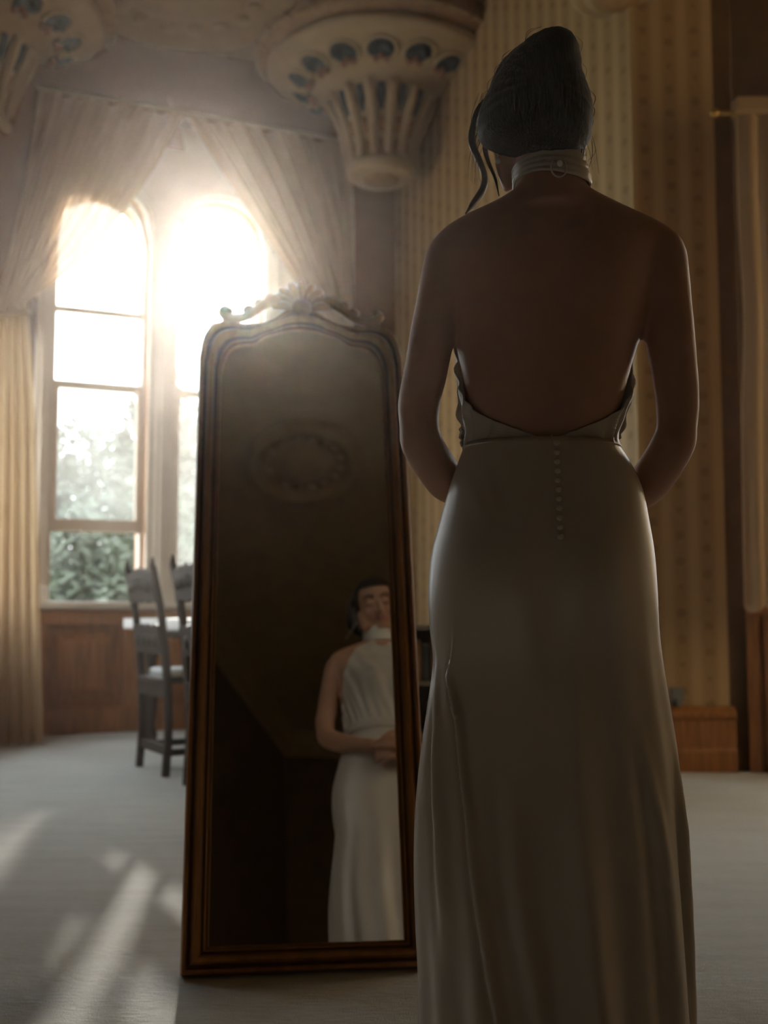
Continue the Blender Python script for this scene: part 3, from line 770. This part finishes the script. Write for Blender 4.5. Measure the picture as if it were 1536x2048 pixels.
def torso(z, th, off=0.0, relief=True):
    """th = 0 at the right side, pi/2 = back (towards camera), pi = left side, -pi/2 = front"""
    xl_, xr_, yb, yf = cub(TT, z); c = (xl_+xr_)/2; h = (xr_-xl_)/2
    co_, si = math.cos(th), math.sin(th)
    x = c+(h+off-.012*max(0, min(1, (1.04-z)/.06)))*math.copysign(abs(co_)**.86, co_); d = (yb if si > 0 else yf)+off-.014*max(0, min(1, (1.06-z)/.06))
    y = -math.copysign(abs(si)**.92, si)*d
    if relief:
        rx = x-c
        if si > 0:
            y += .012*gs(rx, 0, .022)*gs(z, 1.22, .16)*si               # spine hollow
            y -= .011*(gs(rx, -.085, .045)+gs(rx, .085, .045))*gs(z, 1.36, .07)*si
        else:
            y += .045*(gs(rx, -.068, .055)+gs(rx, .068, .055))*gs(z, 1.275, .055)*(-si)
    return Vector((x, YW+y, z))
pr = empty('person', (CXM, YW, 0), label='woman seen from behind in a white backless halter gown, dark hair pinned up', category='person')
pinv = Matrix.Translation((-CXM, -YW, 0))
bm = B()
NR = 56
zt0, zt1 = TT[0][0], TT[-1][0]
loft(bm, [[torso(zt0+(zt1-zt0)*i/60, 2*math.pi*k/NR) for k in range(NR)] for i in range(61)])
# legs and feet under the skirt
for s in (-1, 1):
    x0 = CXM-.010+s*.078
    tube(bm, [(x0, YW-.01, .84), (x0, YW-.01, .68), (x0, YW, .48), (x0-s*.005, YW+.01, .30), (x0-s*.01, YW+.01, .09), (x0-s*.01, YW+.015, .045)], [.086, .078, .056, .050, .036, .036], 16, 5)
    tube(bm, [(x0-s*.01, YW-.035, .04), (x0, YW+.05, .045), (x0+s*.01, YW+.14, .025), (x0+s*.012, YW+.18, .018)], [.03, .038, .036, .016], 12, 4)
# neck
NB, NT_ = W(1104, 400, -.012), W(1088, 285, .022)
tube(bm, [NB+Vector((0, 0, -.03)), NB+Vector((-.001, .004, .015)), W(1096, 335, .008), NT_], [.075, .059, .054, .054], 20, 5)
# arms: frame x, y, depth, radius
def arm(bm, pts):
    tube(bm, [W(x, y, d) for x, y, d, r in pts], [r for *_, r in pts], 18, 5)
HX = CXM+.0
LARM = [(935, 492, -.012, .036), (904, 513, -.015, .0435), (890, 562, -.016, .0415), (874, 622, -.015, .0375), (861, 690, -.012, .0365), (850, 750, -.008, .0355), (838, 805, -.004, .0345), (838, 852, .0, .0325)]
arm(bm, LARM)
RARM = [(1285, 486, -.012, .036), (1318, 507, -.015, .0435), (1327, 562, -.016, .0425), (1336, 622, -.015, .0395), (1342, 690, -.012, .039), (1350, 750, -.008, .0365), (1355, 805, -.004, .0345), (1354, 852, .0, .0325)]
arm(bm, RARM)
# forearms sweep forward and in to the clasped hands
LE, RE = W(838, 852, 0), W(1354, 852, 0)
HAND = Vector((CXM, YW+.165, .965))
LW = HAND+Vector((-.075, -.012, .012)); RW = HAND+Vector((.075, -.012, -.004))
tube(bm, [LE, LE+Vector((.006, .006, -.03)), LE+Vector((.043, .06, -.078)), LE.lerp(LW, .62)+Vector((-.015, 0, -.015)), LW], [.0325, .0345, .034, .027, .0205], 16, 5)
tube(bm, [RE, RE+Vector((-.006, .006, -.03)), RE+Vector((-.035, .05, -.085)), RE.lerp(RW, .62)+Vector((.015, 0, -.02)), RW], [.0325, .035, .035, .028, .0205], 16, 5)
# hands: palm and five separate bent fingers each; left hand lies over the right
def hand(bm, wr, s, lift):
    d = Vector((-s, .10, -.10)).normalized(); up_ = Vector((0, .92, .38)).normalized(); up_ = (up_-d*up_.dot(d)).normalized(); lat = d.cross(up_)
    if lat.z < 0: lat = -lat                 # lat points up: thumb side
    pc = wr+d*.048+up_*lift
    tube(bm, [wr, wr+d*.02+up_*lift*.6, pc, wr+d*.085+up_*lift], [.020, .025, .033, .030], 12, 4, .48, tuple(up_))
    for k, (o_, L, r) in enumerate(((.028, .068, .0083), (.009, .078, .0086), (-.010, .072, .0082), (-.027, .056, .0073))):
        b = wr+d*.080+up_*lift+lat*o_
        q = b+d*L*.45+up_*.006; e = b+d*L*.78-up_*.012+lat*o_*.05; t_ = b+d*L*.92-up_*.030
        tube(bm, [b-d*.015, q, e, t_], [r*1.1, r, r*.9, r*.72], 8, 4)
    b = wr+d*.03+lat*.018+up_*lift
    tube(bm, [b, b+d*.02+lat*.026+up_*.006, b+d*.048+lat*.040+up_*.006, b+d*.068+lat*.040], [.013, .011, .0095, .007], 8, 4)
hand(bm, LW, -1, .016); hand(bm, RW, 1, -.010)
# head: turned a little to the left, bowed
HC = W(1076, 236, .040)
HR = Matrix.Rotation(R(9), 3, 'Z') @ Matrix.Rotation(R(-8), 3, 'Y') @ Matrix.Rotation(R(-27), 3, 'X')   # local +Y = face
def hp(x, y, z): return HC+HR @ Vector((x, y, z))
hrot = HR
ball(bm, hp(0, -.012, .022), (.0715, .090, .084), hrot, 28, 18)         # cranium
ball(bm, hp(0, .030, -.030), (.056, .058, .075), hrot, 24, 16)          # face
ball(bm, hp(0, .062, -.088), (.023, .020, .020), hrot)                  # chin
tube(bm, [hp(-.055, -.012, -.055), hp(-.046, .03, -.08), hp(-.018, .062, -.095)], [.018, .016, .013], 10, 4)
tube(bm, [hp(.055, -.012, -.055), hp(.046, .03, -.08), hp(.018, .062, -.095)], [.018, .016, .013], 10, 4)
tube(bm, [hp(0, .083, .005), hp(0, .096, -.018), hp(0, .106, -.036), hp(0, .092, -.043)], [.007, .009, .012, .008], 10, 4)   # nose
for s in (-1, 1):
    ball(bm, hp(s*.011, .093, -.038), (.008, .010, .007), hrot, 10, 8)
    ball(bm, hp(s*.031, .074, -.002), (.017, .011, .011), hrot, 14, 10)      # closed lids
    ball(bm, hp(s*.036, .064, -.034), (.021, .018, .020), hrot, 14, 10)      # cheeks
    tube(bm, [hp(s*.014, .086, .020), hp(s*.034, .080, .025), hp(s*.050, .062, .018)], [.006, .006, .005], 8, 3)
    tube(bm, [hp(s*.070, -.006, .012), hp(s*.078, -.016, .008), hp(s*.077, -.016, -.014), hp(s*.071, -.006, -.030)], [.007, .009, .008, .006], 8, 3)   # ears
tube(bm, [W(1014, 278, .03), W(1016, 330, .04), W(1030, 378, .05)], [.021, .022, .02], 12, 4)     # side of the neck below the left ear
tube(bm, [W(1000, 262, .03), W(990, 276, .028), W(993, 296, .03), W(1000, 304, .032)], [.008, .010, .009, .006], 8, 4)
ball(bm, hp(0, .086, -.064), (.022, .010, .009), hrot, 14, 8)
body = obj('body', bm, M['skin'], pr)
remesh(body, .0052, 5, .5)
vg = body.vertex_groups.new(name='s')
for v in body.data.vertices:
    k = max(0, min(1, (v.co.z-1.26)/.05))*max(0, min(1, (1.515-v.co.z)/.03))
    if k > 0: vg.add([v.index], k, 'REPLACE')
md = body.modifiers.new('s', 'SMOOTH'); md.iterations = 26; md.factor = .5; md.vertex_group = 's'
dg = bpy.context.evaluated_depsgraph_get(); dg.update()
me = bpy.data.meshes.new_from_object(body.evaluated_get(dg)); body.modifiers.clear(); body.data = me
for p in me.polygons: p.use_smooth = True
body.data.transform(pinv)
def pobj(name, bm, mat, parent=pr, smooth=True, **kw):
    for v in bm.verts: v.co = pinv @ v.co
    return obj(name, bm, mat, parent, smooth, **kw)
# lips, brows, lashes
bm = B()
tube(bm, [hp(-.025, .087, -.056), hp(-.009, .099, -.059), hp(0, .0985, -.061), hp(.009, .099, -.059), hp(.025, .087, -.056)], [.002, .005, .004, .005, .002], 8, 4)
tube(bm, [hp(-.022, .088, -.064), hp(0, .097, -.069), hp(.022, .088, -.064)], [.002, .006, .002], 8, 4); pobj('lips', bm, M['lips'])
for s in (-1, 1):
    bm = B(); tube(bm, [hp(s*.013, .094, .022), hp(s*.033, .087, .028), hp(s*.053, .066, .020)], [.003, .0035, .0015], 6, 4); pobj('eyebrow', bm, M['brow'])
    bm = B(); tube(bm, [hp(s*.015, .084, -.008), hp(s*.032, .0865, -.011), hp(s*.049, .073, -.006)], [.001, .0022, .001], 6, 4); pobj('eyelash', bm, M['brow'])
    bm = B(); e = W(996, 304, .024) if s < 0 else hp(.073, -.008, -.038); ball(bm, e, .0045, None, 10, 8); tube(bm, [e, e+Vector((0, 0, -.011))], .0012, 6, 1); ball(bm, e+Vector((0, 0, -.015)), .0055, None, 10, 8)
    pobj('earring', bm, M['pearl'], label='small pearl drop earring')
# hair: cap over the skull, upswept roll and bun
def hb(px, py, d, r, rot=None):
    return (W(px, py, d), r, rot)
bm = B()
ball(bm, hp(0, -.016, .030), (.0790, .094, .084), hrot, 28, 18)
ball(bm, hp(0, -.034, .006), (.0765, .078, .056), hrot, 28, 18)
HR_T = [(50, 1100, 1122, .030, .030), (55, 1074, 1142, .055, .045), (72, 1042, 1160, .072, .060), (100, 1014, 1167, .082, .085), (125, 997, 1169, .086, .11), (150, 982, 1178, .088, .12), (180, 967, 1188, .090, .12), (210, 959, 1191, .092, .10), (232, 957, 1190, .090, .085), (254, 964, 1186, .086, .065), (270, 986, 1177, .079, .045), (286, 1024, 1165, .068, .025), (302, 1066, 1146, .052, .012)]
HT = sorted([(zb(y, -.05), W(l, y, -.03).x, W(r, y, -.03).x, b, f) for y, l, r, b, f in HR_T])
rings = []
for i in range(41):
    z = HT[0][0]+(HT[-1][0]-HT[0][0])*i/40; l_, r_, b_, f_ = cub(HT, z); c_ = (l_+r_)/2
    rings.append([Vector((c_+(r_-l_)/2*math.copysign(abs(math.cos(a))**.9, math.cos(a)), YW-(b_ if math.sin(a) > 0 else f_)*math.sin(a), z)) for a in [2*math.pi*k/48 for k in range(48)]])
loft(bm, rings)
hair = obj('hair', bm, M['hair'], pr)
remesh(hair, .0042, 4, .5)
# combed relief on the hair
for v in hair.data.vertices:
    p = v.co; n_ = v.normal
    q = Vector((p.x*1.0, p.y, p.z)); a = math.atan2(p.z-HC.z, p.x-HC.x)
    s_ = noise.noise(Vector((a*7, (p-HC).length*60, p.y*12))); s2 = noise.noise(Vector((a*18, (p-HC).length*130, p.y*20)))
    v.co = p+n_*(.0016*s_+.0010*s2)
hair.data.transform(pinv)
# trim the face clear of the cap: pull back any hair that stands in front of the hairline
for v in hair.data.vertices:
    l = HR.transposed() @ (v.co-pinv @ HC)
    if l.y > .028 and l.z < .062:
        k = min(1, (l.y-.028)/.02); l.y = l.y-(l.y-.02)*k; l.x *= 1-.12*k
        v.co = (pinv @ HC)+HR @ l
def lock(name, pts, rad, mat, flat=.5):
    bm = B(); tube(bm, pts, rad, 10, 6, flat); return pobj(name, bm, mat)
lk = lambda *P: [W(x, y, d) for x, y, d in P]
lock('loose_lock', lk((992, 180, .04), (960, 215, .055), (948, 245, .06), (944, 285, .062), (957, 318, .06), (969, 350, .055), (966, 378, .05), (948, 405, .045), (931, 428, .04)), [.006, .008, .0085, .011, .0105, .0085, .0085, .007, .002], M['lock'])
lock('loose_lock', lk((980, 262, .045), (970, 292, .06), (976, 322, .058), (990, 356, .05), (998, 392, .04)), [.004, .005, .0042, .003, .001], M['lock'])
bm = B()
for i in range(46):
    side = i % 3
    if side == 0: x, y = random.uniform(1150, 1186), random.uniform(255, 300); pts = [(x, y, -.03), (x+random.uniform(0, 10), y+28, -.03), (x+random.uniform(-16, 16), y+random.uniform(45, 85), -.03)]
    elif side == 1: x, y = random.uniform(945, 972), random.uniform(200, 300); pts = [(x+10, y-20, .04), (x-6, y+30, .05), (x+random.uniform(-14, 12), y+random.uniform(60, 105), .05)]
    else:
        q_ = random.randrange(2, 10); y, l_, r_ = HR_T[q_][:3]; y2, l2, r2 = HR_T[q_-1][:3]; g_ = random.uniform(-2, 2)
        pts = [(l_+8, y+10, -.02), ((l_+l2)/2-g_, (y+y2)/2-g_, -.02), (l2+10, y2-2, -.02)] if i % 2 else [(r_-8, y+10, -.02), ((r_+r2)/2+g_, (y+y2)/2, -.02), (r2-10, y2-2, -.02)]
    tube(bm, lk(*pts), [.0004, .00035, .0002], 4, 4)
pobj('stray_hairs', bm, M['lock'], kind='stuff')

# ---- gown
gown = empty('gown', (0, 0, 0)); gown.parent = pr
SK = [(868, 931, 1229, .076, .100), (885, 932, 1230, .078, .101), (930, 917, 1258, .086, .103), (980, 900, 1280, .096, .104), (1050, 880, 1294, .112, .104), (1110, 865, 1303, .124, .102), (1180, 859, 1308, .130, .100), (1260, 862, 1312, .128, .100), (1320, 868, 1319, .126, .103), (1400, 858, 1332, .126, .11), (1480, 846, 1345, .130, .12), (1560, 836, 1355, .136, .13), (1650, 829, 1364, .144, .14), (1750, 828, 1371, .154, .155), (1850, 831, 1377, .166, .17), (1950, 836, 1381, .18, .185), (2048, 838, 1385, .195, .20), (2150, 832, 1394, .21, .215), (2243, 826, 1404, .225, .23)]
ST = sorted([(zy(y), xx(l, y), xx(r, y), b, f) for y, l, r, b, f in SK])
ST[0] = (.004, *ST[0][1:])
creases = [  # frame paths of skirt folds: points (x,y), amplitude, width (radians)
    ([(905, 1270), (895, 1345), (912, 1430), (930, 1600), (952, 1800), (990, 2060)], .0085, .035),
    ([(873, 1330), (872, 1450), (876, 1640), (884, 1800)], .006, .07),
    ([(1112, 1300), (1120, 1600), (1140, 1800), (1165, 2060)], .003, .07),
    ([(1250, 1450), (1290, 1700), (1305, 2060)], .006, .08),
    ([(1335, 1500), (1346, 1700), (1352, 2060)], .006, .06),
    ([(1000, 1500), (1015, 1750), (1070, 2060)], .004, .07)]
def th_at(px, py):
    z = zy(py); a, b, *_ = cub(ST, z); c = (a+b)/2; h = (b-a)/2; t_ = max(-.999, min(.999, (xx(px, py)-c)/h)); return math.acos(math.copysign(abs(t_)**(1/.9), t_))
CR = [(sorted([(zy(y), th_at(x, y)) for x, y in pts]), amp, wd) for pts, amp, wd in creases]
def skirt(z, th):
    a, b, yb, yf = cub(ST, z); c = (a+b)/2; h = (b-a)/2; co_, si = math.cos(th), math.sin(th)
    x = c+h*math.copysign(abs(co_)**.9, co_); d = yb if si > 0 else yf
    y = -math.copysign(abs(si)**.95, si)*d
    rx = x-c
    if si > 0:
        y -= .013*(gs(rx, -.085, .06)+gs(rx, .08, .06))*gs(z, .865, .08)*si
        y += .008*gs(rx, 0, .03)*gs(z, .80, .10)*si
    k = max(0, min(1, (.95-z)/.95)); amp = .020*k**1.6
    fold = amp*math.sin(th*9+.8*math.sin(z*5)+.6)*(.55+.45*math.sin(th*4+1.3))+amp*.45*math.sin(th*17+2)
    if si < 0: fold *= 1.3
    edge = abs(co_)**6
    fold *= 1-.8*edge
    for tab, amp_, wd in CR:
        if si > 0 and tab[0][0] < z+.06:
            t0 = pl(tab, z)[0]; fade = min(1, max(0, (tab[-1][0]+.02-z)/.14))*min(1, max(0, (z-tab[0][0]+.08)/.12))
            u_ = (th-t0)/wd
            fold += 1.7*amp_*fade*(math.exp(-u_*u_)-.55*math.exp(-((u_-1.35)/.9)**2))
    # gathered drag lines from the waist at the left hip
    for (hx, hy, s_, am) in ((-.10, 1.0, .7, .004), (-.065, 1.02, .55, .003), (-.125, .98, .9, .003)):
        u_ = (rx-hx-(1.085-z-.06)*s_*.35)/.010; fold += am*math.exp(-u_*u_)*gs(z, hy, .035)*(1 if si > 0 else 0)
    n_ = Vector((co_/max(h, .01), -si/max(d, .01), 0)).normalized()
    return Vector((x, YW+y, z))+n_*fold
bm = B(); NS = 260; ztop = zb(874)
zs_l = [.006+(ztop-.006)*(i/120) for i in range(121)]
loft(bm, [[skirt(z, 2*math.pi*k/NS) for k in range(NS)] for z in zs_l], True, False)
sk = pobj('skirt', bm, M['satin'], gown); 
md = sk.modifiers.new('thickness', 'SOLIDIFY'); md.thickness = .002; md.offset = -1
# bodice: closed at the waist, open at the back, narrowing over the chest to the halter
OPEN = sorted([(zb(886), math.pi), (zb(874), 3.08), (zb(862), 2.89), (zb(840), 2.49), (zb(820), 2.16), (zb(800), 1.97), (zb(780), 1.81), (zb(752), 1.63), (zb(715), 1.50), (zb(690), 1.42), (1.285, 1.20), (1.33, .98), (1.38, .74), (1.43, .52), (1.47, .42), (1.50, .40)])
def bod(z, f):     # f from -1 to 1 across; angle measured from the front
    ph = f*pl(OPEN, z)[0]; th = -math.pi/2+ph
    side = gs(abs(ph), 1.75, .35)*gs(z, zy(790), .075)
    off = .0045+.006*side
    p = torso(z, th, off)
    g_ = .0022*math.sin(ph*26+z*60)*gs(z, 1.12, .12)+.0018*side*math.sin(z*150+ph*6)+.0018*math.sin(ph*18+z*30)
    c = Vector((CXM, YW, z)); n_ = (p-c); n_.z = 0; n_.normalize()
    if z > 1.36:   # over the upper chest towards the neck
        k = (z-1.36)/.14; p.y += .012*math.sin(min(1, k)*math.pi)
    return p+n_*g_
bm = B(); z0, z1 = zb(886), 1.476
rings = []
for i in range(90):
    z = z0+(z1-z0)*i/89; rings.append([bod(z, -1+2*k/140) for k in range(141)])
loft(bm, rings, False, False)
bo = pobj('bodice', bm, M['thin'], gown); md = bo.modifiers.new('thickness', 'SOLIDIFY'); md.thickness = .002; md.offset = 1
# puckered side gathers that show past the ribs
for s, pts in ((-1, ((918, 712), (914, 745), (922, 785), (918, 822), (926, 858))), (1, ((1266, 738), (1264, 775), (1252, 812), (1246, 845), (1232, 880)))):
    bm = B(); tube(bm, [W(x-s*5, y, .012) for x, y in pts], [.005, .0085, .009, .0095, .006], 10, 5, .55)
    for v in bm.verts: v.co += Vector((.0022*math.sin(v.co.z*160), 0, 0))
    pobj('side_gather', bm, M['thin'], gown)
# sash and waist seam
bm = B(); zw = zb(881)
tube(bm, [torso(zw+.0, 2*math.pi*k/60, .0075) for k in range(61)], .0018, 8, 1); pobj('waist_seam', bm, M['satin'], gown)
bm = B(); rings = []
for i in range(9):
    t_ = i/8; rings.append([torso(zw+.006+.035*t_, -math.pi/2+(-1.45+2.9*k/60), .010+.004*math.sin(t_*math.pi)+.002*math.sin(t_*19)) for k in range(61)])
loft(bm, rings, False, False); o = pobj('front_sash', bm, M['satin'], gown); md = o.modifiers.new('thickness', 'SOLIDIFY'); md.thickness = .003
# neck band: pleated collar round the neck
bm = B(); rings = []
nb0, nb1 = W(1106, 372, -.006), W(1096, 322, .010)
for i in range(15):
    t_ = i/14; c = nb0.lerp(nb1, t_); ra = .065-.006*t_; rb = .062-.004*t_
    if i in (0, 14): ra -= .004; rb -= .004
    rings.append([c+Vector((ra*math.cos(a)*(1+.012*math.sin(t_*22+3*math.sin(a))), rb*math.sin(a), .016*t_*math.cos(a)-.032*(1-.7*t_)*max(0, math.sin(a))+.004*math.sin(a*2))) + Vector((math.cos(a), math.sin(a), 0))*.0016*math.sin(t_*24+2.2*math.cos(a)) for a in [2*math.pi*k/64 for k in range(64)]])
loft(bm, rings, True, False); o = pobj('neck_band', bm, M['satin'], gown); md = o.modifiers.new('thickness', 'SOLIDIFY'); md.thickness = .003; md.offset = -1
bm = B(); pts = [W(1118+16*math.cos(a), 334+20*math.sin(a), -.070) for a in [R(20*k) for k in range(-2, 13)]]
tube(bm, pts, .0014, 6, 1); pobj('button_loop', bm, M['satin'], gown)
bm = B(); p = W(1120, 326, -.070); ball(bm, p, (.005, .004, .006), None, 12, 8); pobj('neck_button', bm, M['pearl'], gown)
# covered buttons and centre seam
for i in range(11):
    py = 884+i*19.2; p = skirt(min(zb(py, -.09), ztop-.001), math.pi/2); p.x = xx(1097, py)
    bm = B(); ball(bm, p+Vector((0, -.003, 0)), (.0050, .0036, .0050), None, 12, 8); pobj('button', bm, M['satin'], gown)
bm = B()
tube(bm, [skirt(zy(y), math.pi/2-.01-.0*y)+Vector((.004, -.0005, 0)) for y in range(885, 2200, 24)], .0012, 6, 1); pobj('back_seam', bm, M['satin'], gown)

# ------------------------------------------------------------------ outside: lawn, shrubs, misty trees
bm = B(); box(bm, (-40, 9.5, -1.2), (40, 70, -1.0)); obj('lawn', bm, M['grass'], kind='structure')
def foliage(name, loc, rx, h, n, leaf, mat, label, cat, grp, shape=1.0):
    root = empty(name, loc, 0, label=label, category=cat, group=grp)
    bm = B(); tube(bm, [(0, 0, -.05), (.05, 0, h*.4), (0, .05, h*.85)], [.10, .07, .02], 8, 3); obj('trunk', bm, M['bark'], root, True)
    bm = B()
    for i in range(n):
        while True:
            p = Vector((random.uniform(-1, 1), random.uniform(-1, 1), random.uniform(-1, 1)))
            if .35 < p.length < 1: break
        z = h*.52+p.z*h*.5; wd = rx*(1 if shape == 1 else max(.12, 1-(z/h)*.85))
        c = Vector((p.x*wd, p.y*wd*.6, z)); d = Vector((random.gauss(0, 1), random.gauss(0, 1), random.gauss(0, .7))).normalized(); e = d.orthogonal().normalized()
        L = leaf*random.uniform(.6, 1.3)
        vs_ = [bm.verts.new(c+q) for q in (d*-L, e*L*.4, d*L, e*-L*.4)]; bm.faces.new(vs_)
    obj('foliage', bm, mat, root, kind='stuff')
    return root
sh = 'shrubs outside the bay window'
for i, (px, Y, rx, h) in enumerate(((20, 13.0, .58, 3.4), (165, 14.2, .60, 3.2), (300, 13.0, .56, 3.5), (440, 14.4, .60, 3.3))):
    foliage('shrub', ((px-768)/F*Y, Y, -1.0), rx, h, 2600, .09, M['leaf'], ('leafy green shrub outside at the far left edge of the window', 'leafy green shrub outside seen under the raised sash', 'leafy green shrub outside behind the window mullion', 'leafy green shrub outside the right hand arched window')[i], 'shrub', sh)
tr = 'misty trees beyond the shrubs'
for i, (px, Y, rx, h, nm) in enumerate(((-90, 22, 1.35, 6.6, 'tree beyond the shrubs, leftmost behind the glass'), (165, 25, 1.45, 6.2, 'tree beyond the shrubs, in the middle of the left window'), (320, 21, 1.0, 6.4, 'tree beyond the shrubs, behind the window mullion'), (455, 25, 1.3, 6.4, 'tree beyond the shrubs, behind the right window'))):
    foliage('tree', ((px-768)/F*Y, Y, -1.0), rx, h, 3800, .16, M['leaf2'], 'misty grey green '+nm, 'tree', tr)

# ------------------------------------------------------------------ scatter volume added to imitate lens glare around the sun
bm = B(); box(bm, (-3.6, -5.5, -.1), (3.9, 9.2, CEIL+.1))
t = NT('glare_scatter'); t.t.nodes.remove(t.b)
v = t.n('ShaderNodeVolumeScatter'); v.inputs['Density'].default_value = .004; v.inputs['Anisotropy'].default_value = .90; v.inputs['Color'].default_value = (1, .93, .85, 1)
t.l(v.outputs[0], t.out.inputs['Volume'])
obj('glare_volume', bm, t.m, kind='structure')
